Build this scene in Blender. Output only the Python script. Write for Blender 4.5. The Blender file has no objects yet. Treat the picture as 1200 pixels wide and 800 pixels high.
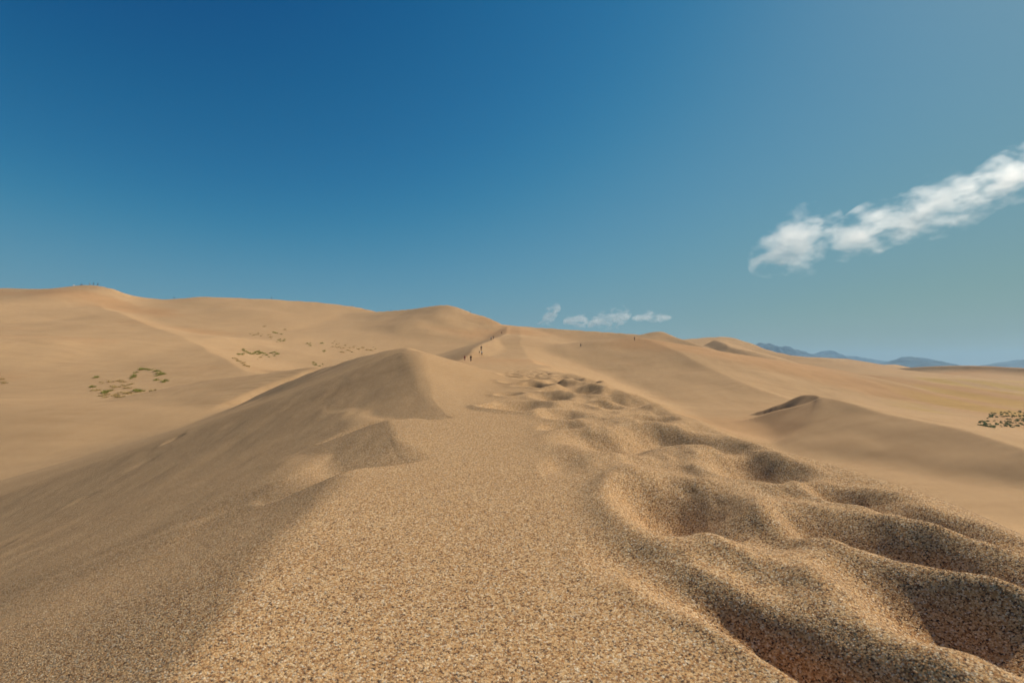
import bpy, bmesh, math, random
import numpy as np
from mathutils import Vector, Matrix

random.seed(7)
C = bpy.context.scene.collection
scene = bpy.context.scene
R = math.radians

# ------------------------------------------------------------------ camera, sky, sun, exposure
EYE = 0.45                       # lens height above the crest sand it stands over
F = 533.0                        # focal length in pixels of the 1200 px wide photograph
HOR = 430.0                      # image row of the true horizon
PITCH = math.atan((HOR - 400.0) / F)
cam_data = bpy.data.cameras.new("camera")
cam = bpy.data.objects.new("camera", cam_data)
C.objects.link(cam)
scene.camera = cam
cam.location = (0, 0, EYE)
cam.rotation_euler = (math.pi / 2 + PITCH, 0, 0)
cam_data.sensor_width = 36.0
cam_data.lens = 36.0 * F / 1200.0
cam_data.clip_start = 0.02
cam_data.clip_end = 90000.0
cam_data.dof.use_dof = True
cam_data.dof.focus_distance = 1.7
cam_data.dof.aperture_fstop = 5.0

SUN_AZ = R(62.0)                 # clockwise from the view direction (+Y)
SUN_EL = R(41.0)
world = bpy.data.worlds.new("World")
scene.world = world
world.use_nodes = True
wn, wl = world.node_tree.nodes, world.node_tree.links
for n in list(wn):
    wn.remove(n)
sky = wn.new("ShaderNodeTexSky")
sky.sky_type = 'NISHITA'
sky.sun_disc = False
sky.sun_elevation = SUN_EL
sky.sun_rotation = SUN_AZ
sky.altitude = 2600.0
sky.air_density = 1.0
sky.dust_density = 1.7
sky.ozone_density = 3.0
gam = wn.new("ShaderNodeGamma"); gam.inputs['Gamma'].default_value = 1 / 2.2
SKY_K = 0.06
mulk = wn.new("ShaderNodeVectorMath"); mulk.operation = 'SCALE'; mulk.inputs['Scale'].default_value = SKY_K
tint = wn.new("ShaderNodeRGBCurve")
for ch, pts in ((0, [(0, 0), (.19, .0), (.27, .13), (.39, .365), (.55, .475), (.72, .52), (1, .58)]),
                (1, [(0, 0), (.22, .15), (.34, .39), (.47, .555), (.62, .60), (.80, .61), (1, .63)]),
                (2, [(0, 0), (.30, .27), (.44, .545), (.58, .655), (.70, .645), (.80, .60), (1, .57)])):
    cv = tint.mapping.curves[ch]
    cv.points[0].location = pts[0]; cv.points[1].location = pts[-1]
    for p in pts[1:-1]: cv.points.new(*p)
tint.mapping.update()
gam2 = wn.new("ShaderNodeGamma"); gam2.inputs['Gamma'].default_value = 2.2
div = wn.new("ShaderNodeVectorMath"); div.operation = 'SCALE'; div.inputs['Scale'].default_value = 1 / SKY_K
bg = wn.new("ShaderNodeBackground")
bg.inputs['Strength'].default_value = SKY_K
wo = wn.new("ShaderNodeOutputWorld")
wl.new(sky.outputs[0], mulk.inputs[0])
wl.new(mulk.outputs[0], gam.inputs[0])
wl.new(gam.outputs[0], tint.inputs['Color'])
wl.new(tint.outputs[0], gam2.inputs[0])
wl.new(gam2.outputs[0], div.inputs[0])
wl.new(div.outputs[0], bg.inputs['Color'])
wl.new(bg.outputs[0], wo.inputs['Surface'])

sun_data = bpy.data.lights.new("sun", 'SUN')
sun_data.energy = 4.7
sun_data.angle = R(0.53)
sun_data.color = (1.0, 0.915, 0.79)
sun = bpy.data.objects.new("sun", sun_data)
C.objects.link(sun)
sdir = Vector((math.cos(SUN_EL) * math.sin(SUN_AZ), math.cos(SUN_EL) * math.cos(SUN_AZ), math.sin(SUN_EL)))
sun.rotation_euler = sdir.to_track_quat('Z', 'Y').to_euler()

vs = scene.view_settings
vs.view_transform = 'Standard'
vs.look = 'None'
vs.exposure = 0.0
vs.gamma = 1.0
vs.use_curve_mapping = False
scene.cycles.max_bounces = 6
scene.cycles.volume_bounces = 2
scene.cycles.use_denoising = True


# ------------------------------------------------------------------ helpers
def tag(o, label=None, cat=None, group=None, kind=None):
    if label: o["label"] = label
    if cat: o["category"] = cat
    if group: o["group"] = group
    if kind: o["kind"] = kind
    return o


def link_mesh(name, me, mat, parent=None):
    o = bpy.data.objects.new(name, me)
    C.objects.link(o)
    if mat: me.materials.append(mat)
    if parent: o.parent = parent
    return o


def at(px, py, Y):
    """a point Y metres ahead of the lens; z is measured from the lens height"""
    c, s = math.cos(PITCH), math.sin(PITCH)
    a, b = (px - 600.0) / F, (400.0 - py) / F
    fy, fz = c - b * s, s + b * c
    return np.array([a / fy * Y, Y, fz / fy * Y])


# value noise on a hashed lattice
def _hash(ix, iy, seed):
    h = (ix.astype(np.int64) * 374761393 + iy.astype(np.int64) * 668265263 + seed * 1442695041) & 0xFFFFFFFF
    h = ((h ^ (h >> 13)) * 1274126177) & 0xFFFFFFFF
    return ((h ^ (h >> 16)) & 0xFFFFFF) / float(0xFFFFFF) * 2 - 1


def noise(x, y, seed=0):
    ix, iy = np.floor(x), np.floor(y)
    fx, fy = x - ix, y - iy
    fx = fx * fx * fx * (fx * (fx * 6 - 15) + 10)
    fy = fy * fy * fy * (fy * (fy * 6 - 15) + 10)
    a, b = _hash(ix, iy, seed), _hash(ix + 1, iy, seed)
    c, d = _hash(ix, iy + 1, seed), _hash(ix + 1, iy + 1, seed)
    return (a * (1 - fx) + b * fx) * (1 - fy) + (c * (1 - fx) + d * fx) * fy


def fbm(x, y, seed=0, n=4, gain=0.5):
    t, a = 0.0, 1.0
    for k in range(n):
        t = t + a * noise(x, y, seed + 17 * k)
        x, y, a = x * 2.03 + 3.1, y * 2.03 - 1.7, a * gain
    return t


def sstep(a, b, x):
    t = np.clip((x - a) / (b - a), 0, 1)
    return t * t * (3 - 2 * t)


def smax(a, b, k):
    h = np.clip(0.5 + 0.5 * (a - b) / k, 0, 1)
    return b * (1 - h) + a * h + k * h * (1 - h)


def smin(a, b, k):
    return -smax(-a, -b, k)


def curve(xs, ys):
    """smooth monotone-ish interpolation (cubic Hermite with finite-difference tangents)"""
    xs, ys = np.array(xs, float), np.array(ys, float)
    d = np.diff(ys) / np.diff(xs)
    m = np.concatenate([[d[0]], np.where(d[:-1] * d[1:] > 0, 2 * d[:-1] * d[1:] / (d[:-1] + d[1:] + 1e-12), 0), [d[-1]]])

    def f(x):
        xc = np.clip(x, xs[0], xs[-1])
        i = np.clip(np.searchsorted(xs, xc) - 1, 0, len(xs) - 2)
        h = xs[i + 1] - xs[i]
        t = (xc - xs[i]) / h
        t2, t3 = t * t, t * t * t
        return ((2 * t3 - 3 * t2 + 1) * ys[i] + (t3 - 2 * t2 + t) * h * m[i]
                + (-2 * t3 + 3 * t2) * ys[i + 1] + (t3 - t2) * h * m[i + 1])
    return f


def smooth_line(pts, n=6):
    P = np.array(pts, float)
    if len(P) < 3:
        return P
    E = np.vstack([2 * P[0] - P[1], P, 2 * P[-1] - P[-2]])
    out = []
    for i in range(1, len(E) - 2):
        for k in range(n):
            t = k / n
            out.append(0.5 * (2 * E[i] + (E[i + 1] - E[i - 1]) * t + (2 * E[i - 1] - 5 * E[i] + 4 * E[i + 1] - E[i + 2]) * t * t
                              + (3 * E[i] - E[i - 1] - 3 * E[i + 1] + E[i + 2]) * t ** 3))
    out.append(E[-2])
    return np.array(out)


def crest_dune(x, y, pix, near, far, Ln=400.0, Lf=400.0, wob=0.0, seed=0, rnd=0.6, reach=None, tail=.3):
    """sand ridge with a crest line, one slope on the near (right-hand) side and one on the far side"""
    P = smooth_line([at(*p) for p in pix])
    if wob:
        x, y = (x + wob * noise(x / (wob * 9), y / (wob * 9), seed),
                y + wob * noise(x / (wob * 9), y / (wob * 9), seed + 5))
    segs = []
    best = np.full(x.shape, 1e18)
    for a, b in zip(P[:-1], P[1:]):
        ex, ey = b[0] - a[0], b[1] - a[1]
        l2 = ex * ex + ey * ey
        t = np.clip(((x - a[0]) * ex + (y - a[1]) * ey) / l2, 0, 1)
        dx, dy = x - (a[0] + t * ex), y - (a[1] + t * ey)
        d2 = dx * dx + dy * dy
        best = np.minimum(best, d2)
        cr = (ex * (y - a[1]) - ey * (x - a[0])) / math.sqrt(l2) / np.sqrt(d2 + 1e-9)
        segs.append((d2, a[2] + t * (b[2] - a[2]), cr))
    # blend the segments that are about equally near, so that the slopes between them run smoothly together
    zc = 0.0; side = 0.0; ws = 0.0
    for d2, zz, cr in segs:
        w = np.exp(-np.minimum((d2 - best) / (.18 * best + .02), 60)) + 1e-30
        ws = ws + w; zc = zc + w * zz; side = side + w * cr
    zc = zc / ws; side = side / ws
    d = np.sqrt(best + rnd * rnd) - rnd
    w = sstep(-0.5, 0.5, side)
    s = near * (1 - w) + far * w
    L = Ln * (1 - w) + Lf * w
    R0 = np.minimum(1.6 * L, 450.0) if reach is None else reach
    return zc - s * L * (1 - np.exp(-d / L)) - tail * (np.sqrt(np.maximum(d - R0, 0) ** 2 + 400.0) - 20.0)


# ------------------------------------------------------------------ the shape of the sand
# main ridge: crest line, trodden top, right-hand edge (x to the right, y ahead, heights relative to the lens)
XC = curve([-30, -3, 0, .35, .65, .87, 1.14, 1.40, 1.62, 1.84, 2.12, 2.6, 3.3, 4.4, 6, 8, 11, 15, 25, 40, 60, 80, 110, 150, 170, 200, 240, 300, 360, 420],
           [1.5, -.3, -.36, -.40, -.455, -.51, -.56, -.58, -.63, -.72, -.83, -.87, -.93, -1.10, -1.36, -1.80, -2.45, -3.35, -5.5, -8.5, -11.5, -13, -15, -17, -15, -12.5, -9, -5, -3.4, 0])
ZC = curve([-30, -3, 0, 1.2, 2.1, 3.3, 4.6, 6, 7, 8, 9, 11, 15, 25, 40, 60, 80, 110, 150, 170, 200, 240, 300, 360, 420],
           [-2.5, -.55, -.44, -.43, -.45, -.41, -.32, -.12, .04, .17, .20, .22, .30, .44, .55, .40, .0, -.8, -.2, 3.0, 6.6, 11.0, 16.5, 25, 28])
ZT = curve([-30, -3, 0, 3, 5, 7, 12, 20, 40, 80, 110, 150, 200, 240, 300, 360, 420],
           [-2.6, -.6, -.455, -.445, -.41, -.35, -.42, -.62, -.9, -1.05, -.85, -.3, 4.0, 10.6, 16, 24.5, 27.5])
XE = curve([-30, 0, 8, 15, 30, 60, 150, 240, 420], [1.3, 1.28, 1.32, 1.9, 2.6, 4, 5, 4, 6])
SR = curve([-30, 30, 80, 150, 240, 420], [.52, .50, .44, .28, .19, .2])
AL = curve([-30, 10, 25, 64, 84, 105, 130, 170, 240, 420], [3.0, 3.0, 3.0, 3.0, 3.0, 3.0, 4, 5, 6, 6])
SL = curve([-30, 8, 40, 110, 200, 420], [.40, .39, .39, .38, .36, .33])

PITS = []          # (x, y, rx, ry, angle, depth)


def pit(x, y, rx, ry, ang, d):
    PITS.append((x, y, rx, ry, R(ang), d))


# large hollows of the trodden band, near the lens
pit(.50, 1.40, .17, .25, -14, .125)
pit(.62, 1.14, .11, .13, 10, .05)
pit(1.00, 1.90, .15, .26, -12, .08)
pit(1.08, 2.25, .12, .26, -15, .05)
pit(1.10, 1.46, .11, .16, 8, .055)
pit(.27, .98, .08, .17, 34, .012)
pit(.40, .78, .08, .16, 34, .03)
pit(.50, .68, .10, .18, 22, .05)
pit(.86, 1.12, .11, .20, 24, .065)
pit(.73, .78, .11, .19, 12, .07)
pit(1.00, .92, .10, .18, 20, .06)
pit(.62, .44, .13, .19, 5, .07)
pit(.92, .56, .12, .20, 5, .07)
pit(1.14, 1.20, .09, .18, 15, .04)
pit(.90, 2.62, .24, .30, 30, .08)
pit(.54, 2.45, .26, .28, -20, .07)
pit(.32, 2.95, .14, .20, -12, .035)
pit(.38, 3.50, .17, .22, 10, .05)
pit(.98, 3.35, .17, .24, 10, .055)
pit(.22, 1.90, .10, .16, -10, .014)
_rng = np.random.RandomState(11)
for _y in np.arange(3.9, 46, 0.36):
    _n = 3 if _y < 16 else 2
    for _k in range(_n):
        _s = _rng.uniform(.75, 1.3)
        _w = .05 - .02 * _y
        pit(_rng.uniform(_w, 1.26 + max(0, _y - 10) * .04), _y + _rng.uniform(-.2, .2), .18 * _s, .25 * _s, _rng.uniform(-40, 40), _rng.uniform(.04, .085))
for _y in np.arange(46, 150, 1.3):
    pit(_rng.uniform(-6, 4) - _y * .02, _y, .35, .7, _rng.uniform(-40, 40), .12)
# tracks along the left-hand slope
for _j, (_off, _n) in enumerate(((3.6, 14), (10.5, 20))):
    for _k in range(_n):
        _y = 2.0 + _k * (1.1 if _off < 8 else 2.1) + _rng.uniform(-.1, .1)
        pit(float(XC(np.array(_y))) - _off - .03 * _y + _rng.uniform(-.15, .15), _y, .13, .2, _rng.uniform(-20, 20), _rng.uniform(.01, .04))


def ridge(x, y):
    xc, zc, zt, xe, sl, sr = XC(y), ZC(y) + .0188 * y, ZT(y) + .0188 * y, XE(y), SL(y), SR(y)
    far = sstep(6, 40, y)
    wx = x + .02 * fbm(x * 2.2, y * 1.3, 3, 3) * (1 - far) + far * 1.2 * noise(x / 14, y / 20, 4)
    # the crest is broken into short steps: after each one it starts again further to the right
    yj = y + .06 * fbm(x * 3, y * 2, 22, 2) + .11 * noise(x * 5.5 + 3, y * 1.1, 24)
    saw = lambda y0, y1, a: a * sstep(y0, y0 + .20, yj) * np.clip((y1 - yj) / (y1 - y0 - .1), 0, 1) ** 1.25
    shift = saw(1.78, 3.6, .37) + saw(3.1, 8.2, .46)
    shift = shift + .009 * fbm(y * 2.3, y * 0, 23, 3) * (1 - far)
    xs_ = xc + shift
    u = wx - xs_
    ca = 0.98
    # left-hand slope
    dl = np.maximum(-u, 0) * ca
    dl = dl - shift * (1 - np.exp(-dl / .8))
    al = AL(y)
    gl = .24 * np.ones_like(y)
    bl = al / (sl - gl)
    zs = zc - (.02 + .26 * sstep(2.5, 7, y)) * shift
    left = zs - al * (1 - np.exp(-dl / bl)) - gl * dl
    # top: leans down from the crest to the trodden band
    dr = np.maximum(u, 0)
    s_top = 0.02 + .26 * sstep(2.5, 7, y)
    top = smax(zs - s_top * dr, zt, .05 + .4 * far)
    # right-hand edge
    de = np.maximum(wx - xe + .10 * noise(y * 1.1, x * 0 + .5, 9) * (1 - far), 0)
    rd = .10 + .9 * far
    top = top - sr * (np.sqrt(de * de + rd * rd) - rd)
    # a short bench is left below each broken step
    bench = zs - .035 - .20 * np.maximum(wx - xc, 0) - .10 * (np.clip(yj - 1.78, 0, 9) - 1.35 * sstep(3.1, 3.7, yj)) - .25 * sstep(4.6, 7, yj) - .25 * (1 - sstep(1.5, 1.95, yj)) - .06 * sstep(2.5, 3.0, yj) * (1 - sstep(3.1, 3.6, yj))
    lorig = zs - (sl - gl) * 0 - sl * np.maximum(xc - wx, 0)
    bench = smin(bench, lorig, .05)
    left = np.where(far < .5, np.where(u < 0, smax(left, bench, .02), left), left)
    lext = zs + sl * np.maximum(u, 0)
    left = np.where(u < 0, left, lext)
    top = top + s_top * np.maximum(-u, 0)
    z = smin(left, top, .012 + .03 * noise(y * 1.9, y * 0, 12) ** 2 + .14 * sstep(4, 8, y) + .5 * sstep(20, 120, y))
    return z


def pits(x, y, z):
    far = sstep(10, 40, y)
    wx = x + (.035 + .2 * far) * fbm(x * 3.6 / (1 + 2 * far), y * 2.6 / (1 + 2 * far), 31, 2, .35)
    wy = y + (.06 + .2 * far) * fbm(x * 3.6 / (1 + 2 * far), y * 2.6 / (1 + 2 * far), 37, 2, .35)
    for (px, py, rx, ry, an, d) in PITS:
        m = max(rx, ry) * 2.6
        if ry > .45: m = 2.2
        idx = np.nonzero((np.abs(x - px) < m) & (np.abs(y - py) < m))[0]
        if not len(idx): continue
        dx, dy = wx[idx] - px, wy[idx] - py
        ca, sa = math.cos(an), math.sin(an)
        q = np.hypot((dx * ca + dy * sa) / rx, (-dx * sa + dy * ca) / ry)
        d = d * 1.08
        z[idx] += -d * np.exp(-(np.abs(q) * 1.28) ** 2.6) + .16 * d * np.exp(-((q - 1.35) / .34) ** 2)
    return z


def far_sand(x, y):
    fl = -13.0 - 8.5 * sstep(-10, 70, x) + 1.0 * fbm(x / 70, y / 90, 41, 3)
    z = fl
    up = lambda q, k=2.5: smax(z, q, k)
    # high dune on the left and its neighbours along the skyline
    z = up(crest_dune(x, y, [(-500, 352, 330), (-300, 342, 360), (-150, 341, 385), (0, 338.5, 385), (60, 338.5, 380), (100, 334.5, 375), (125, 337, 372), (160, 347, 380), (200, 350.5, 390),
                            (240, 348.5, 400), (320, 350.5, 420), (400, 357.5, 430), (437, 365, 430)], .30, .4, 500, 200, 3.0, 51, reach=290), 4)
    z = up(crest_dune(x, y, [(425, 366, 410), (480, 362.5, 395), (525, 357.5, 380), (560, 368.5, 372), (592, 381, 362)], .36, .4, 300, 200, 2.0, 52, reach=190), 4)
    z = up(crest_dune(x, y, [(580, 379, 380), (640, 384, 370), (700, 388, 355), (748, 392, 340)], .28, .4, 300, 200, 2.0, 53, reach=150), 3)
    # spur running down the high dune
    z = up(crest_dune(x, y, [(90, 340, 372), (104, 352, 345), (128, 363, 305), (165, 377, 262), (210, 394, 215), (250, 413, 178), (285, 434, 146)], .15, .16, 200, 200, 1.5, 54, reach=50), 1.6)
    z = up(crest_dune(x, y, [(-60, 380, 270), (20, 379.5, 262), (60, 380, 255), (120, 384, 235)], .2, .08, 100, 200, 1.5, 55, reach=60), 2.5)
    # shelf beyond the valley and the low bank along the foot of the left-hand slope
    z = up(crest_dune(x, y, [(225, 434, 165), (300, 434, 158), (372, 432.5, 150), (430, 431, 150)], .30, .02, 20, 300, 1.0, 56, reach=70), .8)
    z = up(crest_dune(x, y, [(120, 534, 53), (150, 521, 58), (205, 497.5, 66), (250, 477, 74), (300, 455.5, 86), (370, 430, 105)], .42, .10, 14, 30, .4, 57, reach=25), .5)
    # spur that leaves the main ridge behind its near peak and bends away to the left
    z = up(crest_dune(x, y, [(468, 417, 27), (455, 413, 33), (438, 415, 40), (405, 424.5, 52), (370, 435, 66), (335, 449, 75)], .42, .54, 80, 110, .4, 68, reach=70), .4)
    # middle dunes
    z = up(crest_dune(x, y, [(640, 417, 255), (690, 409, 252), (722, 404, 250), (740, 412, 235), (760, 424, 220)], .12, .2, 90, 100, 1.5, 58, reach=35), 2)
    z = up(crest_dune(x, y, [(738, 394, 240), (760, 398, 225), (792, 410, 200), (830, 430, 172), (875, 450, 152), (930, 471, 138)], .11, .13, 300, 300, 1.2, 59, reach=95), 1.2)
    z = up(crest_dune(x, y, [(752, 391.5, 335), (772, 388, 330), (795, 396, 320), (825, 407, 300)], .30, .3, 100, 100, 1.2, 60, reach=50), 1)
    z = up(crest_dune(x, y, [(795, 398, 480), (845, 394.5, 480), (870, 399, 470), (905, 411, 450), (935, 417, 430), (965, 420, 420)], .22, .3, 150, 200, 2, 61, reach=130), 1.5)
    z = up(crest_dune(x, y, [(838, 398, 425), (848, 402, 405), (856, 406.5, 390)], .62, .28, 30, 60, .6, 62, reach=14), .4)
    z = up(crest_dune(x, y, [(842, 432, 255), (900, 432, 252), (965, 435, 250), (1045, 441, 245)], .20, .04, 100, 300, 1.5, 63, reach=120), 1.2)
    z = up(crest_dune(x, y, [(930, 417.5, 640), (980, 419.5, 680), (1010, 421.5, 700), (1050, 427.5, 700)], .3, .3, 60, 200, 3, 64), 2)
    # right-hand ridge with its dark slip face, and the near mound with its small brink
    z = up(crest_dune(x, y, [(985, 441, 590), (1005, 438, 575), (1040, 432.5, 550), (1100, 428.5, 510), (1150, 428.5, 480), (1200, 431, 455), (1330, 436, 400), (1600, 440, 330)], .76, .06, 12.5, 300, .5, 65, reach=24, tail=.06), .5)
    z = up(crest_dune(x, y, [(770, 521, 118), (828, 505, 113), (870, 494, 109), (900, 484.5, 107), (925, 478, 105), (945, 472.5, 103), (962, 466.2, 101), (1000, 473, 95), (1040, 485, 88), (1120, 501, 78), (1200, 526, 68), (1330, 585, 56)], .28, .15, 220, 300, .8, 66, reach=90), 1.0)
    z = up(crest_dune(x, y, [(770, 519.5, 134), (815, 506, 127), (850, 495.5, 121), (900, 479, 115), (930, 467.5, 112), (948, 463, 109), (961, 466.5, 105), (968, 480, 103)], .68, .2, 30, 100, .3, 67, .25, reach=30), .2)
    return z


def sand_height(x, y):
    """height of the sand over (x, y), measured from the lens"""
    x = np.asarray(x, float); y = np.asarray(y, float)
    shp = x.shape
    x, y = x.ravel().copy(), y.ravel().copy()
    r = ridge(x, y)
    r = pits(x, y, r)
    f = far_sand(x, y)
    z = np.where(r > f + 6, r, smax(r, f, 1.5))
    near = np.hypot(x, y) < 9
    z = np.where(near, r, z)
    # churned band
    band = sstep(.15, .5, x) * (1 - sstep(1.15, 1.35, x)) * sstep(.2, .7, y) * (1 - sstep(25, 45, y))
    z = z + band * ((.015 + .009 * sstep(1.2, 2.2, y)) * noise(x * 2.7 + .4 * noise(x * 2, y * 2, 95), y * 1.9, 93) + .012 * fbm(x * 5.0, y * 3.8, 91, 4, .5))
    # wind-laid unevenness
    d = np.hypot(x, y)
    z = z + .004 * sstep(.2, 2, d) * fbm(x * 1.7, y * 1.1, 71, 3) + .30 * sstep(40, 180, d) * fbm(x / 30, y / 46, 73, 2) + .006 * sstep(5, 30, d) * fbm(x / 1.2, y / 9, 75, 3)
    return z.reshape(shp)


# ------------------------------------------------------------------ node helpers
def new_mat(name):
    m = bpy.data.materials.new(name)
    m.use_nodes = True
    nt = m.node_tree
    return m, nt, nt.nodes["Principled BSDF"]


def ramp(nt, stops, interp='LINEAR'):
    r = nt.nodes.new("ShaderNodeValToRGB")
    r.color_ramp.interpolation = interp
    el = r.color_ramp.elements
    while len(el) > 1: el.remove(el[-1])
    el[0].position = stops[0][0]; el[0].color = (*stops[0][1], 1)
    for p, c in stops[1:]:
        e = el.new(p); e.color = (*c, 1)
    return r


def math_node(nt, op, a, b=None):
    n = nt.nodes.new("ShaderNodeMath"); n.operation = op
    for i, v in enumerate((a, b)):
        if v is None: continue
        if isinstance(v, (int, float)): n.inputs[i].default_value = v
        else: nt.links.new(v, n.inputs[i])
    return n.outputs[0]


GRAIN_STOPS = [(0, (.06, .042, .032)), (.09, (.11, .066, .042)), (.20, (.32, .150, .060)), (.42, (.51, .275, .110)),
                   (.64, (.63, .380, .170)), (.84, (.73, .480, .240)), (.95, (.79, .58, .35)), (1, (.84, .70, .49))]


def sand_material():
    m, nt, b = new_mat("sand")
    L = nt.links
    geo = nt.nodes.new("ShaderNodeNewGeometry")
    grain = nt.nodes.new("ShaderNodeTexVoronoi"); grain.inputs['Scale'].default_value = 1 / .0027
    L.new(geo.outputs['Position'], grain.inputs['Vector'])
    sep = nt.nodes.new("ShaderNodeSeparateColor"); L.new(grain.outputs['Color'], sep.inputs[0])
    cr = ramp(nt, GRAIN_STOPS)
    L.new(sep.outputs[0], cr.inputs[0])
    # second, bigger grain layer scattered between
    big = nt.nodes.new("ShaderNodeTexVoronoi"); big.inputs['Scale'].default_value = 1 / .0050
    L.new(geo.outputs['Position'], big.inputs['Vector'])
    sepb = nt.nodes.new("ShaderNodeSeparateColor"); L.new(big.outputs['Color'], sepb.inputs[0])
    crb = ramp(nt, [(0, (.07, .055, .047)), (.3, (.22, .11, .06)), (.6, (.45, .26, .12)), (1, (.72, .58, .42))])
    L.new(sepb.outputs[1], crb.inputs[0])
    mixb = nt.nodes.new("ShaderNodeMix"); mixb.data_type = 'RGBA'
    fb = math_node(nt, 'MULTIPLY', math_node(nt, 'GREATER_THAN', sepb.outputs[0], .72), math_node(nt, 'LESS_THAN', big.outputs['Distance'], .42))
    L.new(math_node(nt, 'MULTIPLY', fb, .75), mixb.inputs[0])
    L.new(cr.outputs[0], mixb.inputs[6]); L.new(crb.outputs[0], mixb.inputs[7])
    # broad tone: per-vertex kind of sand (coarse, dusty, reddish) and soft wind streaks
    tone = nt.nodes.new("ShaderNodeAttribute"); tone.attribute_name = "tone"
    mp = nt.nodes.new("ShaderNodeMapping"); mp.inputs['Scale'].default_value = (.9, .12, .6); mp.inputs['Rotation'].default_value = (0, 0, .35)
    L.new(geo.outputs['Position'], mp.inputs[0])
    st = nt.nodes.new("ShaderNodeTexNoise"); st.inputs['Scale'].default_value = .35; st.inputs['Detail'].default_value = 6; st.inputs['Roughness'].default_value = .62
    L.new(mp.outputs[0], st.inputs['Vector'])
    sr = ramp(nt, [(.25, (.93, .92, .91)), (.5, (1, 1, 1)), (.75, (1.05, 1.05, 1.04))])
    L.new(st.outputs['Fac'], sr.inputs[0])
    m1 = nt.nodes.new("ShaderNodeMix"); m1.data_type = 'RGBA'; m1.blend_type = 'MULTIPLY'; m1.inputs[0].default_value = 1
    L.new(mixb.outputs[2], m1.inputs[6]); L.new(tone.outputs['Color'], m1.inputs[7])
    m2 = nt.nodes.new("ShaderNodeMix"); m2.data_type = 'RGBA'; m2.blend_type = 'MULTIPLY'; m2.inputs[0].default_value = 1
    L.new(m1.outputs[2], m2.inputs[6]); L.new(sr.outputs[0], m2.inputs[7])
    L.new(m2.outputs[2], b.inputs['Base Color'])
    b.inputs['Roughness'].default_value = 1.0
    b.inputs['Specular IOR Level'].default_value = .06
    # grain relief, and soft clods a few centimetres across
    mp3 = nt.nodes.new("ShaderNodeMapping"); mp3.inputs['Scale'].default_value = (.05, .30, .22); mp3.inputs['Rotation'].default_value = (0, 0, -.25)
    L.new(geo.outputs['Position'], mp3.inputs[0])
    st3 = nt.nodes.new("ShaderNodeTexNoise"); st3.inputs['Scale'].default_value = 1.0; st3.inputs['Detail'].default_value = 8; st3.inputs['Roughness'].default_value = .68
    L.new(mp3.outputs[0], st3.inputs['Vector'])
    sr3 = ramp(nt, [(.30, (.90, .885, .87)), (.5, (1, 1, 1)), (.70, (1.06, 1.06, 1.05))])
    L.new(st3.outputs['Fac'], sr3.inputs[0])
    m3 = nt.nodes.new("ShaderNodeMix"); m3.data_type = 'RGBA'; m3.blend_type = 'MULTIPLY'; m3.inputs[0].default_value = 1
    L.new(m2.outputs[2], m3.inputs[6]); L.new(sr3.outputs[0], m3.inputs[7])
    L.new(m3.outputs[2], b.inputs['Base Color'])
    h = math_node(nt, 'SUBTRACT', .9, grain.outputs['Distance'])
    h = math_node(nt, 'ADD', h, math_node(nt, 'MULTIPLY', fb, .8))
    bm1 = nt.nodes.new("ShaderNodeBump"); bm1.inputs['Strength'].default_value = .62; bm1.inputs['Distance'].default_value = .0022
    L.new(h, bm1.inputs['Height'])
    cl = nt.nodes.new("ShaderNodeTexNoise"); cl.inputs['Scale'].default_value = 45; cl.inputs['Detail'].default_value = 3
    L.new(geo.outputs['Position'], cl.inputs['Vector'])
    bm2 = nt.nodes.new("ShaderNodeBump"); bm2.inputs['Strength'].default_value = .35; bm2.inputs['Distance'].default_value = .006
    L.new(cl.outputs['Fac'], bm2.inputs['Height']); L.new(bm1.outputs[0], bm2.inputs['Normal'])
    L.new(bm2.outputs[0], b.inputs['Normal'])
    return m


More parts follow.
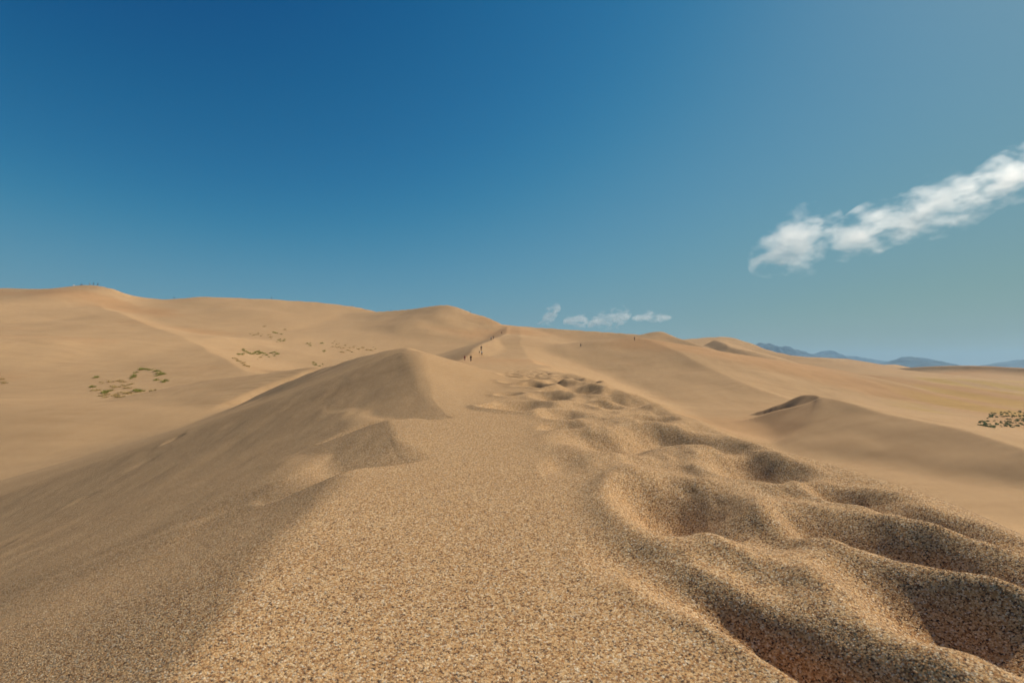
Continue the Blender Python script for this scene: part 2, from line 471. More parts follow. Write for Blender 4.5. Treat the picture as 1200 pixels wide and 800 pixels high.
# ------------------------------------------------------------------ ground sheet: fine close to the ridge, coarser far away
def build_sand():
    front = np.linspace(R(-62), R(62), 900)
    back = np.linspace(R(62), R(298), 90)[1:-1]
    ang = np.concatenate([front, back])
    rs = [0.12]
    while rs[-1] < 9000:
        r = rs[-1]
        if r < 12: st = .0085 * r + .001
        elif 82 < r < 170: st = .005 * r
        elif r < 560: st = .009 * r
        elif r < 860: st = .0038 * r
        else: st = .06 * r
        rs.append(r + st)
    rs = np.array(rs)
    A, RR = np.meshgrid(ang, rs)
    X, Y = RR * np.sin(A), RR * np.cos(A)
    Z = np.empty_like(X)
    for i in range(0, len(rs), 60):
        Z[i:i + 60] = sand_height(X[i:i + 60], Y[i:i + 60])
    nr, na = X.shape
    co = np.stack([X, Y, Z + EYE], -1).reshape(-1, 3)
    co = np.vstack([co, [[0, 0, float(Z[0].mean()) + EYE]]])
    i, j = np.meshgrid(np.arange(nr - 1), np.arange(na), indexing='ij')
    j2 = (j + 1) % na
    q = np.stack([i * na + j, (i + 1) * na + j, (i + 1) * na + j2, i * na + j2], -1).reshape(-1, 4)[:, ::-1]
    jc = np.arange(na)
    tri = np.stack([np.full(na, nr * na), (jc + 1) % na, jc], -1)
    me = bpy.data.meshes.new("dunes")
    nl = q.size + tri.size
    me.vertices.add(len(co)); me.vertices.foreach_set("co", co.ravel())
    me.loops.add(nl); me.loops.foreach_set("vertex_index", np.concatenate([q.ravel(), tri.ravel()]).astype(np.int32))
    me.polygons.add(len(q) + len(tri))
    starts = np.concatenate([np.arange(len(q)) * 4, q.size + np.arange(len(tri)) * 3]).astype(np.int32)
    me.polygons.foreach_set("loop_start", starts)
    me.update(calc_edges=True)
    me.polygons.foreach_set("use_smooth", np.ones(len(me.polygons), bool))
    # kinds of sand
    x, y = co[:, 0], co[:, 1]
    d = np.hypot(x, y)
    t = np.ones((len(co), 4))
    k = 1 + .07 * sstep(20, 120, d) * fbm(x / 60, y / 120, 81, 4)
    red = sstep(.1, .9, fbm(x / 90 + 3, y / 55, 83, 3)) * sstep(40, 160, d)
    t[:, 0] = k * (1 - .02 * red); t[:, 1] = k * (1 - .10 * red); t[:, 2] = k * (1 - .16 * red)
    # grassy flat on the right
    fl = sstep(.78, .95, x / np.maximum(y, 1)) * (1 - sstep(260, 330, y)) * sstep(90, 130, y) * sstep(-.5, .3, fbm(x / 16, y / 60, 85, 4))
    t[:, 0] *= 1 - .02 * fl; t[:, 1] *= 1 + .02 * fl; t[:, 2] *= 1 - .22 * fl
    ca = me.color_attributes.new("tone", 'FLOAT_COLOR', 'POINT')
    ca.data.foreach_set("color", t.ravel())
    o = link_mesh("dunes", me, sand_material())
    tag(o, "rippled tan sand dunes covering the whole ground out to the horizon", "dunes", kind="structure")
    return o


build_sand()


# ------------------------------------------------------------------ loose coarse grains lying on the nearest sand
def build_grains(count=520000):
    rg = np.random.RandomState(3)
    r = .30 + 2.6 * rg.rand(count * 2) ** .62
    a = rg.uniform(R(-64), R(64), count * 2)
    keep = rg.rand(count * 2) < np.clip(1.35 - .42 * r, .12, 1)
    r, a = r[keep][:count], a[keep][:count]
    x, y = r * np.sin(a), r * np.cos(a)
    z = sand_height(x, y) + EYE - .0009
    me = bpy.data.meshes.new("sand_grains")
    me.vertices.add(len(x)); me.vertices.foreach_set("co", np.stack([x, y, z], -1).ravel()); me.update()
    o = bpy.data.objects.new("sand_grains", me); C.objects.link(o)
    m, nt, b = new_mat("sand_grain")
    oi = nt.nodes.new("ShaderNodeObjectInfo")
    cr = ramp(nt, [(p, tuple(min(.95, c * 1.12) for c in q)) for p, q in GRAIN_STOPS])
    nt.links.new(oi.outputs['Random'], cr.inputs[0]); nt.links.new(cr.outputs[0], b.inputs['Base Color'])
    b.inputs['Roughness'].default_value = .7; b.inputs['Specular IOR Level'].default_value = .2
    me.materials.append(m)
    ng = bpy.data.node_groups.new("scatter_grains", 'GeometryNodeTree')
    ng.interface.new_socket("Geometry", in_out='INPUT', socket_type='NodeSocketGeometry')
    ng.interface.new_socket("Geometry", in_out='OUTPUT', socket_type='NodeSocketGeometry')
    N = ng.nodes; L = ng.links
    gi, go = N.new("NodeGroupInput"), N.new("NodeGroupOutput")
    mp = N.new("GeometryNodeMeshToPoints"); L.new(gi.outputs[0], mp.inputs['Mesh'])
    ico = N.new("GeometryNodeMeshIcoSphere"); ico.inputs['Radius'].default_value = .00125; ico.inputs['Subdivisions'].default_value = 2
    sm = N.new("GeometryNodeSetMaterial"); sm.inputs['Material'].default_value = m; L.new(ico.outputs[0], sm.inputs['Geometry'])
    ip = N.new("GeometryNodeInstanceOnPoints"); L.new(mp.outputs[0], ip.inputs['Points']); L.new(sm.outputs[0], ip.inputs['Instance'])
    rr = N.new("FunctionNodeRandomValue"); rr.data_type = 'FLOAT_VECTOR'
    rr.inputs[0].default_value = (0, 0, 0); rr.inputs[1].default_value = (6.28, 6.28, 6.28); rr.inputs['Seed'].default_value = 1
    rs = N.new("FunctionNodeRandomValue"); rs.data_type = 'FLOAT_VECTOR'
    rs.inputs[0].default_value = (.55, .55, .5); rs.inputs[1].default_value = (1.35, 1.35, 1.1); rs.inputs['Seed'].default_value = 2
    L.new(rr.outputs[0], ip.inputs['Rotation']); L.new(rs.outputs[0], ip.inputs['Scale'])
    L.new(ip.outputs[0], go.inputs[0])
    md = o.modifiers.new("grains", 'NODES'); md.node_group = ng
    tag(o, "coarse loose sand grains lying on the ridge in front of the lens", "sand grains", kind="stuff")


build_grains()


def hit(px, py, lo=3.0, hi=700.0):
    """first point of the sand seen along the line of sight through a place in the photograph"""
    ys = np.exp(np.linspace(math.log(lo), math.log(hi), 1800))
    d = at(px, py, 1.0)
    z = sand_height(d[0] * ys, ys)
    k = np.nonzero(z >= d[2] * ys)[0]
    i = k[0] if len(k) else int(np.argmax(z - d[2] * ys))
    return Vector((d[0] * ys[i], ys[i], z[i] + EYE))


# ------------------------------------------------------------------ far mountains
def simple_mat(name, col, rough=.8, var=.25, scale=3.0):
    m, nt, b = new_mat(name)
    tc = nt.nodes.new("ShaderNodeTexCoord")
    n = nt.nodes.new("ShaderNodeTexNoise"); n.inputs['Scale'].default_value = scale; n.inputs['Detail'].default_value = 4
    nt.links.new(tc.outputs['Object'], n.inputs['Vector'])
    r = ramp(nt, [(.3, tuple(c * (1 - var) for c in col)), (.7, tuple(min(1, c * (1 + var)) for c in col))])
    nt.links.new(n.outputs['Fac'], r.inputs[0]); nt.links.new(r.outputs[0], b.inputs['Base Color'])
    b.inputs['Roughness'].default_value = rough
    b.inputs['Specular IOR Level'].default_value = .15
    return m


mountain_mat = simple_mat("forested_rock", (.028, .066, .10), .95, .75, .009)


def leaf_mat(name, col, var=.35):
    m = simple_mat(name, col, .8, var, 4)
    nt = m.node_tree
    b = nt.nodes["Principled BSDF"]; out = [n for n in nt.nodes if n.type == 'OUTPUT_MATERIAL'][0]
    tr = nt.nodes.new("ShaderNodeBsdfTranslucent"); mx = nt.nodes.new("ShaderNodeMixShader"); mx.inputs[0].default_value = .5
    nt.links.new(b.inputs['Base Color'].links[0].from_socket, tr.inputs['Color'])
    nt.links.new(b.outputs[0], mx.inputs[1]); nt.links.new(tr.outputs[0], mx.inputs[2]); nt.links.new(mx.outputs[0], out.inputs['Surface'])
    return m


def mountain(pix, Y, depth, seed):
    xs = [at(p[0], p[1], Y)[0] for p in pix]
    zs = [at(p[0], p[1], Y)[2] for p in pix]
    f = curve(xs, zs)
    nx, ny = 220, 70
    X, V = np.meshgrid(np.linspace(xs[0], xs[-1], nx), np.linspace(-1, 1, ny))
    YY = V * depth + 60 * noise(X / 260, V * 2, seed)
    base = -25.0
    prof = np.clip(1 - np.abs(V) ** 1.15, 0, 1)
    spur = 1 - .55 * np.abs(fbm(X / 210, V * 2.2, seed + 1, 4)) * (1 - prof * .75)
    Z = base + (f(X) - base) * prof * spur
    Z = Z + np.where(prof > .02, 5 * fbm(X / 60, V * 7, seed + 2, 4), 0) * sstep(0, 40, Z - base)
    me = bpy.data.meshes.new("mountain")
    co = np.stack([X, YY + Y + depth * .2, Z + EYE], -1).reshape(-1, 3)
    fa = [(i * nx + j, i * nx + j + 1, (i + 1) * nx + j + 1, (i + 1) * nx + j) for i in range(ny - 1) for j in range(nx - 1)]
    me.from_pydata(co.tolist(), [], fa)
    me.polygons.foreach_set("use_smooth", np.ones(len(me.polygons), bool))
    o = link_mesh("mountain", me, mountain_mat)
    tag(o, kind="structure")
    return o


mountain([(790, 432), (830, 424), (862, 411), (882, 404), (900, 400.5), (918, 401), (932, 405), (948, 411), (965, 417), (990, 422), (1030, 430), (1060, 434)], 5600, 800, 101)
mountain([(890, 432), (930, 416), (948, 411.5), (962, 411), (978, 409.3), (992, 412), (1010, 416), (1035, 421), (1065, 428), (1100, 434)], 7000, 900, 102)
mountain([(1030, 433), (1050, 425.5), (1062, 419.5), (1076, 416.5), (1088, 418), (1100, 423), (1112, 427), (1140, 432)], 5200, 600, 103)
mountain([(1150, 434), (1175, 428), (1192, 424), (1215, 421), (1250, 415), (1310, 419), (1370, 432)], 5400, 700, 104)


# ------------------------------------------------------------------ air
def volume_material(name):
    m = bpy.data.materials.new(name); m.use_nodes = True
    nt = m.node_tree
    for n in list(nt.nodes): nt.nodes.remove(n)
    out = nt.nodes.new("ShaderNodeOutputMaterial")
    v = nt.nodes.new("ShaderNodeVolumePrincipled")
    nt.links.new(v.outputs[0], out.inputs['Volume'])
    return m, nt, v


hm, hnt, hv = volume_material("air")
hv.inputs['Color'].default_value = (.40, .67, .92, 1)
hv.inputs['Density'].default_value = 9e-5
hv.inputs['Anisotropy'].default_value = .2
bm = bmesh.new()
bmesh.ops.create_cube(bm, size=1.0)
bmesh.ops.scale(bm, vec=(16000, 16000, 320), verts=bm.verts)
bmesh.ops.translate(bm, vec=(0, 0, 320 / 2 - 60), verts=bm.verts)
me = bpy.data.meshes.new("haze"); bm.to_mesh(me); bm.free()
tag(link_mesh("haze", me, hm), kind="stuff")


# ------------------------------------------------------------------ clouds: bodies of vapour, each with its own thickness
def cloud(prof, pxc, pyc, Y, half_depth, density, label, nscale, seed, thr=.25, group=None, amp=3.4):
    """prof: (px, py of the top, py of the bottom) along the cloud; local unit = 100 pixels of the photograph at that distance"""
    k = Y / F * 100 / (math.cos(PITCH) - (400 - pyc) / F * math.sin(PITCH))
    xs = np.array([(p[0] - pxc) / 100 for p in prof])
    top = np.array([(pyc - p[1]) / 100 for p in prof]); bot = np.array([(pyc - p[2]) / 100 for p in prof])
    cen, hal = (top + bot) / 2, (top - bot) / 2
    fc, fh = curve(xs, cen), curve(xs, hal)
    n, m = 48, 20
    bmh = bmesh.new(); rings = []
    for x in np.linspace(xs[0], xs[-1], n):
        h = max(float(fh(np.array(x))), .012) * 1.22
        c = float(fc(np.array(x)))
        d = half_depth * min(1, .3 + h / hal.max())
        rings.append([bmh.verts.new((x, d * math.cos(2 * math.pi * j / m), c + h * math.sin(2 * math.pi * j / m))) for j in range(m)])
    for a, b in zip(rings[:-1], rings[1:]):
        for j in range(m):
            bmh.faces.new((a[j], a[(j + 1) % m], b[(j + 1) % m], b[j]))
    bmh.faces.new(rings[0]); bmh.faces.new(rings[-1][::-1])
    bmesh.ops.recalc_face_normals(bmh, faces=bmh.faces)
    me = bpy.data.meshes.new("cloud"); bmh.to_mesh(me); bmh.free()
    mat, nt, v = volume_material("vapour")
    o = link_mesh("cloud", me, mat)
    p = at(pxc, pyc, Y)
    o.location = (p[0], p[1], p[2] + EYE); o.scale = (k, k, k)
    L = nt.links
    tc = nt.nodes.new("ShaderNodeTexCoord")
    sx = nt.nodes.new("ShaderNodeSeparateXYZ"); L.new(tc.outputs['Object'], sx.inputs[0])
    x0, x1 = xs[0], xs[-1]
    t = math_node(nt, 'DIVIDE', math_node(nt, 'SUBTRACT', sx.outputs[0], float(x0)), float(x1 - x0))

    def fcurve(vals, lo, hi):
        fcn = nt.nodes.new("ShaderNodeFloatCurve"); cv = fcn.mapping.curves[0]
        pts = [((a - x0) / (x1 - x0), (b - lo) / (hi - lo)) for a, b in zip(xs, vals)]
        cv.points[0].location = pts[0]; cv.points[1].location = pts[-1]
        for q in pts[1:-1]: cv.points.new(float(q[0]), float(q[1]))
        fcn.mapping.update()
        L.new(t, fcn.inputs['Value'])
        return math_node(nt, 'ADD', math_node(nt, 'MULTIPLY', fcn.outputs[0], float(hi - lo)), float(lo))
    cc = fcurve(cen, cen.min() - .01, cen.max() + .01)
    hh = fcurve(hal, 0, hal.max() * 1.05)
    hh = math_node(nt, 'MAXIMUM', hh, .012)
    # swirl the place a little, then measure how deep inside the outline it lies
    wn_ = nt.nodes.new("ShaderNodeTexNoise"); wn_.inputs['Scale'].default_value = nscale * .55; wn_.inputs['Detail'].default_value = 3
    off = nt.nodes.new("ShaderNodeVectorMath"); off.operation = 'ADD'; off.inputs[1].default_value = (seed * 3.7, seed * 1.3, seed * 2.1)
    L.new(tc.outputs['Object'], off.inputs[0]); L.new(off.outputs[0], wn_.inputs['Vector'])
    zz = math_node(nt, 'DIVIDE', math_node(nt, 'SUBTRACT', sx.outputs[2], cc), hh)
    yy = math_node(nt, 'DIVIDE', sx.outputs[1], half_depth)
    r = math_node(nt, 'SQRT', math_node(nt, 'ADD', math_node(nt, 'MULTIPLY', zz, zz), math_node(nt, 'MULTIPLY', yy, yy)))
    mp = nt.nodes.new("ShaderNodeMapping"); mp.inputs['Rotation'].default_value = (0, .45, 0); mp.inputs['Scale'].default_value = (.75, 1, 1.5)
    L.new(off.outputs[0], mp.inputs[0])
    ad = nt.nodes.new("ShaderNodeVectorMath"); ad.operation = 'MULTIPLY_ADD'
    ad.inputs[1].default_value = (.35 / nscale * 3,) * 3
    L.new(wn_.outputs['Color'], ad.inputs[0]); L.new(mp.outputs[0], ad.inputs[2])
    n2 = nt.nodes.new("ShaderNodeTexNoise"); n2.inputs['Scale'].default_value = nscale; n2.inputs['Detail'].default_value = 9; n2.inputs['Roughness'].default_value = .62
    L.new(ad.outputs[0], n2.inputs['Vector'])
    val = math_node(nt, 'ADD', math_node(nt, 'SUBTRACT', 1.0, r), math_node(nt, 'MULTIPLY', math_node(nt, 'SUBTRACT', n2.outputs['Fac'], .5), amp))
    val = math_node(nt, 'SUBTRACT', val, thr)
    inside = math_node(nt, 'LESS_THAN', r, 1.2)
    cl = nt.nodes.new("ShaderNodeClamp"); L.new(math_node(nt, 'MULTIPLY', val, 1.3), cl.inputs[0])
    dn = math_node(nt, 'MULTIPLY', math_node(nt, 'MULTIPLY', cl.outputs[0], density), inside)
    L.new(dn, v.inputs['Density'])
    v.inputs['Color'].default_value = (.99, .985, .97, 1)
    v.inputs['Anisotropy'].default_value = .5
    mat.cycles.volume_step_rate = .06
    tag(o, label, "cloud", group)
    return o


cloud([(886, 312, 320), (893, 282, 320), (905, 264, 320), (925, 250, 321), (945, 245, 320), (960, 250, 290), (972, 264, 276), (984, 260, 300), (996, 254, 304), (1010, 244, 303), (1030, 236, 292),
       (1050, 232, 284), (1075, 224, 279), (1095, 207, 275), (1120, 203, 269), (1145, 202, 255), (1165, 190, 243), (1185, 176, 238), (1205, 168, 226), (1235, 158, 212), (1265, 170, 190)],
      1060, 245, 3600, .42, .0026, "long white ragged cloud rising diagonally to the right edge of the sky", 3.6, 1, thr=.28, amp=6.8)
for pr, cx, cy, sd, lab in (
        ([(629, 379, 381), (635, 372, 382), (641, 360, 382), (648, 355, 380), (654, 354, 370), (657, 360, 364)], 643, 370, 2, "small upright wisp of cloud above the dune skyline, leftmost of the small clouds"),
        ([(660, 374, 380), (665, 369, 383), (674, 366, 386), (682, 365, 386), (688, 369, 383)], 674, 376, 3, "small round puff of cloud between the upright wisp and the widest puff"),
        ([(689, 376, 384), (696, 370, 385), (706, 363, 386), (718, 360, 386), (730, 360, 383), (738, 364, 378)], 714, 373, 4, "widest of the small white clouds low over the dune skyline"),
        ([(742, 369, 375), (752, 366, 379), (762, 363, 380), (772, 366, 378), (786, 370, 375)], 764, 371, 5, "thin flat wisp of cloud, rightmost of the small clouds over the dunes")):
    cloud(pr, cx, cy, 9500, .13, .0042, lab, 11.0, sd, thr=.3, amp=4.5, group="small clouds above the dune skyline")


# ------------------------------------------------------------------ clumps of grass and low shrubs
def clump_mesh(name, n, rad, hgt, wid, spread, seed):
    rg = random.Random(seed); bmg = bmesh.new()
    for _ in range(n):
        a = rg.uniform(0, 6.283); rr = rad * math.sqrt(rg.random())
        bx, by = rr * math.cos(a), rr * math.sin(a)
        b2 = a + rg.uniform(-.9, .9); h = hgt * rg.uniform(.45, 1) * (1 - .5 * (rr / rad) ** 2); sp = spread * rg.uniform(.3, 1)
        w = wid * rg.uniform(.6, 1.2); sx_, sy_ = -math.sin(b2) * w, math.cos(b2) * w
        prev = None
        for k in range(4):
            t = k / 3
            cx, cy, cz = bx + math.cos(b2) * sp * t * t, by + math.sin(b2) * sp * t * t, h * (t - .25 * t * t * sp / max(h, .01)) - .02
            ww = (1 - t) ** .7 * (1 if k else .7) + .08
            pr = (bmg.verts.new((cx - sx_ * ww, cy - sy_ * ww, cz)), bmg.verts.new((cx + sx_ * ww, cy + sy_ * ww, cz)))
            if prev: bmg.faces.new((prev[0], prev[1], pr[1], pr[0]))
            prev = pr
    me = bpy.data.meshes.new(name); bmg.to_mesh(me); bmg.free()
    return me


grass_green = leaf_mat("green_grass", (.36, .34, .085))
grass_straw = leaf_mat("straw_grass", (.50, .37, .15))
shrub_green = leaf_mat("shrub_leaf", (.17, .19, .09))
CL_G = [clump_mesh("grass_clump", 90, .45, .50, .045, .35, k) for k in range(3)]
CL_S = [clump_mesh("grass_clump", 70, .45, .38, .035, .42, 10 + k) for k in range(3)]
CL_B = [clump_mesh("shrub", 150, .55, .75, .07, .30, 20 + k) for k in range(3)]
for m_ in CL_G: m_.materials.append(grass_green)
for m_ in CL_S: m_.materials.append(grass_straw)
for m_ in CL_B: m_.materials.append(shrub_green)
_rr = random.Random(5)


def plant(px, py, kind, sc, label, cat, group):
    me = _rr.choice({'g': CL_G, 's': CL_S, 'b': CL_B}[kind])
    o = bpy.data.objects.new(me.name.split('.')[0], me)
    C.objects.link(o)
    p = hit(px, py, 100.0)
    o.location = p
    k = sc * _rr.uniform(.75, 1.3)
    o.scale = (k * _rr.uniform(.9, 1.3), k * _rr.uniform(.9, 1.3), k * _rr.uniform(1.0, 1.5))
    o.rotation_euler = (0, 0, _rr.uniform(0, 6.28))
    tag(o, label, cat, group)
    return o


def patch(pts, ox, oy, sc, where, group):
    for x, y, kind in pts:
        what = "green grass clump" if kind == 'g' else "dry straw-coloured grass clump"
        plant(ox + x / 4, oy + y / 4, kind, sc, what + " " + where, "grass clump", group)
        plant(ox + (x + _rr.uniform(-16, 16)) / 4, oy + (y + _rr.uniform(-9, 9)) / 4, kind, sc * .6, what + " " + where, "grass clump", group)


G = lambda *a: [(x, y, 'g') for x, y in a]
S = lambda *a: [(x, y, 's') for x, y in a]
patch(G((630, 560), (635, 547), (625, 568), (680, 530), (700, 535), (735, 540), (750, 550), (765, 555), (745, 558), (733, 583), (773, 587), (450, 570), (435, 615), (490, 640), (640, 630), (655, 635), (505, 635), (665, 533))
      + S((475, 590), (450, 630), (520, 630), (560, 585), (580, 590), (545, 615), (600, 620), (620, 600), (540, 655), (575, 680), (545, 680), (600, 645), (630, 722), (490, 705), (720, 665), (520, 590), (565, 640), (585, 610), (500, 650), (470, 655), (610, 640), (530, 610), (560, 665)),
      0, 300, 1.45, "in the lowest patch on the left dune", "grass clumps in the lowest patch on the left dune")
patch(G((325, 278), (335, 282), (360, 287), (345, 315), (370, 318), (355, 320))
      + S((215, 285), (240, 290), (265, 295), (300, 290), (280, 250), (375, 265), (250, 285), (228, 292), (310, 300)),
      240, 320, 1.6, "in the highest patch on the left dune", "grass clumps in the highest patch on the left dune")
patch(G((155, 380), (180, 360), (205, 375), (235, 375), (250, 380), (270, 375), (310, 375), (340, 380), (290, 385), (245, 370), (260, 372), (280, 378), (225, 380), (325, 372), (195, 368), (172, 382))
      + S((150, 405), (165, 415), (185, 430), (200, 437), (140, 400), (260, 395), (155, 412), (175, 422)),
      240, 320, 1.5, "in the greenest patch just below the highest one", "grass clumps in the greenest patch on the left dune")
patch(G((480, 330), (495, 340), (550, 330), (560, 365))
      + S((600, 345), (630, 345), (650, 350), (680, 350), (610, 320), (720, 355), (760, 360), (800, 355), (690, 370), (640, 370), (660, 340), (700, 345), (740, 350), (780, 362), (670, 362), (620, 335)),
      240, 320, 1.6, "in the scattered patch behind the ridge peak", "grass clumps in the scattered patch behind the ridge peak")
patch(G((510, 420), (520, 432), (538, 435)), 240, 320, 1.2, "beside the pale shelf behind the ridge", "grass clumps beside the pale shelf behind the ridge")
patch(S((12, 578), (25, 595), (8, 590)), 0, 300, 1.2, "at the left edge of the photo", "grass clumps at the left edge of the photo")
_n = 0
while _n < 230:
    zx, zy = _rr.uniform(985, 1300), _rr.uniform(505, 620)
    up_ = abs(zy - (548 - (zx - 1040) * .05)) < 14 and zx > 1025
    lo_ = abs(zy - (592 - (zx - 990) * .06)) < 20
    if not (up_ or (lo_ and _rr.random() < .9)): continue
    plant(900 + zx / 4, 350 + zy / 4, 'b', _rr.uniform(.25, .55), "dark green low shrub on the flat at the right edge", "shrub", "low shrubs on the flat at the right edge")
    _n += 1


# ------------------------------------------------------------------ people
def skin_mesh(name, verts, edges, radii, root=0, sub=1):
    me = bpy.data.meshes.new(name)
    me.from_pydata(verts, edges, [])
    o = bpy.data.objects.new(name, me); C.objects.link(o)
    md = o.modifiers.new("skin", 'SKIN'); md.use_smooth_shade = True
    for i, v in enumerate(me.skin_vertices[0].data):
        v.radius = radii[i] if isinstance(radii[i], tuple) else (radii[i], radii[i])
        v.use_root = (i == root)
    sb = o.modifiers.new("sub", 'SUBSURF'); sb.levels = sub; sb.render_levels = sub
    dg = bpy.context.evaluated_depsgraph_get()
    out = bpy.data.meshes.new_from_object(o.evaluated_get(dg))
    bpy.data.objects.remove(o); bpy.data.meshes.remove(me)
    out.name = name
    return out


def figure(pose):
    """joints of a 1.74 m figure facing +Y, feet at z = 0"""
    J = {}
    if pose == 'sit':
        hip = .12
        J = dict(pel=(0, 0, hip), wst=(0, -.05, hip + .2), chs=(0, -.06, hip + .42), nck=(0, -.03, hip + .56), hd=(0, 0, hip + .68), tp=(0, 0, hip + .80),
                 shl=(-.19, -.05, hip + .48), ell=(-.26, .08, hip + .24), wrl=(-.14, .30, hip + .22), hnl=(-.08, .38, hip + .24),
                 shr=(.19, -.05, hip + .48), elr=(.26, .08, hip + .24), wrr=(.14, .30, hip + .22), hnr=(.08, .38, hip + .24),
                 hpl=(-.10, .02, hip), knl=(-.16, .38, .40), anl=(-.14, .52, .07), tol=(-.14, .70, .03),
                 hpr=(.10, .02, hip), knr=(.16, .38, .40), anr=(.14, .52, .07), tor=(.14, .70, .03))
    else:
        s = {'walk': 1, 'stride': -1, 'stand': .15}[pose]
        ln = .06 if pose != 'stand' else 0
        J = dict(pel=(0, 0, .92), wst=(0, ln * .5, 1.10), chs=(0, ln, 1.30), nck=(0, ln + .01, 1.47), hd=(0, ln + .04, 1.60), tp=(0, ln + .03, 1.72),
                 shl=(-.19, ln, 1.40), ell=(-.25, ln - .10 * s, 1.12), wrl=(-.24, ln + .02 - .10 * s, .88), hnl=(-.23, ln + .05 - .10 * s, .77),
                 shr=(.19, ln, 1.40), elr=(.25, ln + .10 * s, 1.12), wrr=(.24, ln + .10 + .10 * s, .90), hnr=(.23, ln + .13 + .10 * s, .80),
                 hpl=(-.10, 0, .90), knl=(-.11, .16 * s + .04, .49), anl=(-.11, .20 * s - .02, .08), tol=(-.12, .20 * s + .17, .04),
                 hpr=(.10, 0, .90), knr=(.11, -.10 * s + .06, .49), anr=(.11, -.26 * s - .02, .10), tor=(.12, -.26 * s + .16, .04))
    return J


BODY_R = dict(pel=(.13, .10), wst=(.12, .09), chs=(.15, .10), nck=.055, hd=(.085, .10), tp=(.06, .07), shl=.062, ell=.042, wrl=.028, hnl=(.035, .018),
              shr=.062, elr=.042, wrr=.028, hnr=(.035, .018), hpl=.085, knl=.056, anl=.04, tol=.035, hpr=.085, knr=.056, anr=.04, tor=.035)
EDGES = [('pel', 'wst'), ('wst', 'chs'), ('chs', 'nck'), ('nck', 'hd'), ('hd', 'tp'), ('chs', 'shl'), ('shl', 'ell'), ('ell', 'wrl'), ('wrl', 'hnl'),
         ('chs', 'shr'), ('shr', 'elr'), ('elr', 'wrr'), ('wrr', 'hnr'), ('pel', 'hpl'), ('hpl', 'knl'), ('knl', 'anl'), ('anl', 'tol'),
         ('pel', 'hpr'), ('hpr', 'knr'), ('knr', 'anr'), ('anr', 'tor')]


def skin_part(name, J, keys, grow, root):
    idx = {k: i for i, k in enumerate(keys)}
    ed = [(idx[a], idx[b]) for a, b in EDGES if a in idx and b in idx]
    rad = []
    for k in keys:
        r = BODY_R[k]
        rad.append(tuple(v + grow for v in r) if isinstance(r, tuple) else r + grow)
    return skin_mesh(name, [J[k] for k in keys], ed, rad, idx[root])


def hair_mesh(J):
    h = Vector(J['hd']) + Vector((0, -.015, .045))
    bmh = bmesh.new()
    bmesh.ops.create_uvsphere(bmh, u_segments=14, v_segments=10, radius=.115)
    bmesh.ops.delete(bmh, geom=[v for v in bmh.verts if v.co.z < -.05 or (v.co.y > .05 and v.co.z < .03)], context='VERTS')
    bmesh.ops.translate(bmh, vec=h, verts=bmh.verts)
    me = bpy.data.meshes.new("hair"); bmh.to_mesh(me); bmh.free()
    return me


FIG = {}
for _p in ('walk', 'stride', 'stand', 'sit'):
    J = figure(_p)
    FIG[_p] = (skin_part("person", J, list(BODY_R), 0, 'pel'),
               skin_part("shirt", J, ['pel', 'wst', 'chs', 'shl', 'ell', 'shr', 'elr'], .022, 'chs'),
               skin_part("trousers", J, ['pel', 'hpl', 'knl', 'anl', 'hpr', 'knr', 'anr'], .020, 'pel'),
               hair_mesh(J))
skin_mat = simple_mat("skin", (.45, .27, .19), .6, .1, 5)
hair_mat = simple_mat("hair", (.03, .02, .015), .6, .3, 20)
CLOTH = {k: simple_mat(k + "_cloth", v, .85, .12, 8) for k, v in dict(red=(.42, .03, .03), black=(.012, .012, .014), navy=(.02, .03, .07), white=(.80, .79, .76), grey=(.16, .16, .17),
                                                                     brown=(.14, .08, .05), maroon=(.22, .06, .05), dark=(.03, .028, .03)).items()}


def skyline(px, lo=200.0, hi=520.0):
    ys = np.linspace(lo, hi, 1500)
    t = at(px, 400, 1.0)[0]
    z = sand_height(t * ys, ys)
    i = int(np.argmax(z / ys))
    return Vector((t * ys[i], ys[i], z[i] + EYE))


def person(px, py, pose, shirt, trousers, label, face=0.0, size=1.0, group=None, lo=30.0):
    meshes = FIG[pose]
    mats = (skin_mat, CLOTH[shirt], CLOTH[trousers], hair_mat)
    root = None
    for me, mt, nm in zip(meshes, mats, ("person", "shirt", "trousers", "hair")):
        if not me.materials: me.materials.append(None)
        o = bpy.data.objects.new(nm, me)
        C.objects.link(o)
        o.material_slots[0].link = 'OBJECT'; o.material_slots[0].material = mt
        if root is None: root = o
        else: o.parent = root
    p = skyline(px) if py is None else hit(px, py, lo)
    root.location = (p.x, p.y, p.z - .02)
    root.rotation_euler = (0, 0, R(face))
    root.scale = (size,) * 3
    tag(root, label, "person", group)
    return root


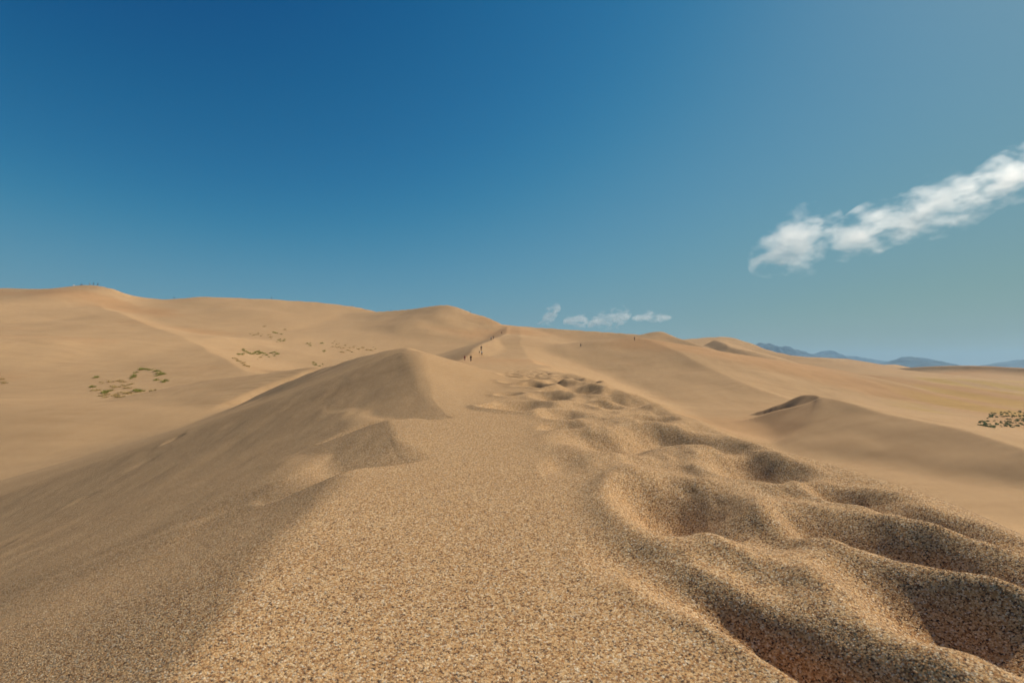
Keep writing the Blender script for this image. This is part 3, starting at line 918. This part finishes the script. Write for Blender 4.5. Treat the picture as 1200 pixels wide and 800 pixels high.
trail = "hikers on the trail along the ridge"
person(544.5, 422.2, 'walk', 'red', 'maroon', "person in red walking at the left end of the hikers on the ridge", 10, .9, trail)
person(551.8, 423.3, 'stride', 'black', 'black', "person all in black walking right beside the one in red", 5, 1.0, trail)
person(561.8, 414.2, 'stand', 'dark', 'dark', "small child in dark clothes beside a person in a white shirt", 40, .62, trail)
person(564.6, 416.2, 'walk', 'white', 'black', "person in white shirt and black trousers next to a small child", 0, .95, trail)
person(564.0, 410.8, 'stride', 'black', 'dark', "tall person in black walking uphill ahead of the child", 0, 1.1, trail)
person(575.6, 398.6, 'walk', 'white', 'black', "person in white shirt and dark trousers highest but two on the trail", -8, 1.0, trail)
person(578.2, 397.4, 'stride', 'brown', 'grey', "person in brown top walking close to the upper white shirt", -8, 1.0, trail)
person(587.8, 391.3, 'stand', 'maroon', 'brown', "farthest hiker on the trail, dressed in reddish brown", 0, 1.0, trail)
person(743.6, 399.0, 'stand', 'black', 'dark', "lone dark figure standing on the sand crest below the rightmost small cloud", 20, 1.15)
person(680.6, 406.6, 'walk', 'brown', 'grey', "lone faint figure on the sand face below the small round puff of cloud", 0, 1.0)
sky = "people resting on the highest dune"
person(83.0, None, 'sit', 'white', 'white', "person in white sitting leftmost on the highest dune top", 200, 1.6, sky)
person(92.3, None, 'sit', 'grey', 'navy', "person in grey sitting second from left on the highest dune", 150, 1.6, sky)
person(101.6, None, 'stand', 'white', 'grey', "person in white shirt standing on the highest dune top", 180, 1.25, sky)
person(106.2, None, 'stand', 'black', 'navy', "person in black standing right of a white shirt on the highest dune", 170, 1.25, sky)
person(111.2, None, 'stand', 'navy', 'black', "person in navy standing rightmost on the highest dune", 190, 1.2, sky)
person(201.8, None, 'stand', 'grey', 'dark', "person in grey alone on the skyline dip right of the highest dune", 0, 1.1)
person(316.6, None, 'stand', 'black', 'navy', "dark figure alone on the long flat part of the left skyline", 0, 1.2)
person(412.4, None, 'stand', 'maroon', 'dark', "small figure on the skyline sloping down to the saddle", 0, .8)
person(457.2, None, 'stand', 'brown', 'dark', "small brown figure on the skyline just right of the saddle", 0, .8)
person(551.2, None, 'stand', 'maroon', 'brown', "small reddish figure just right of the rounded middle dune top", 0, .8)
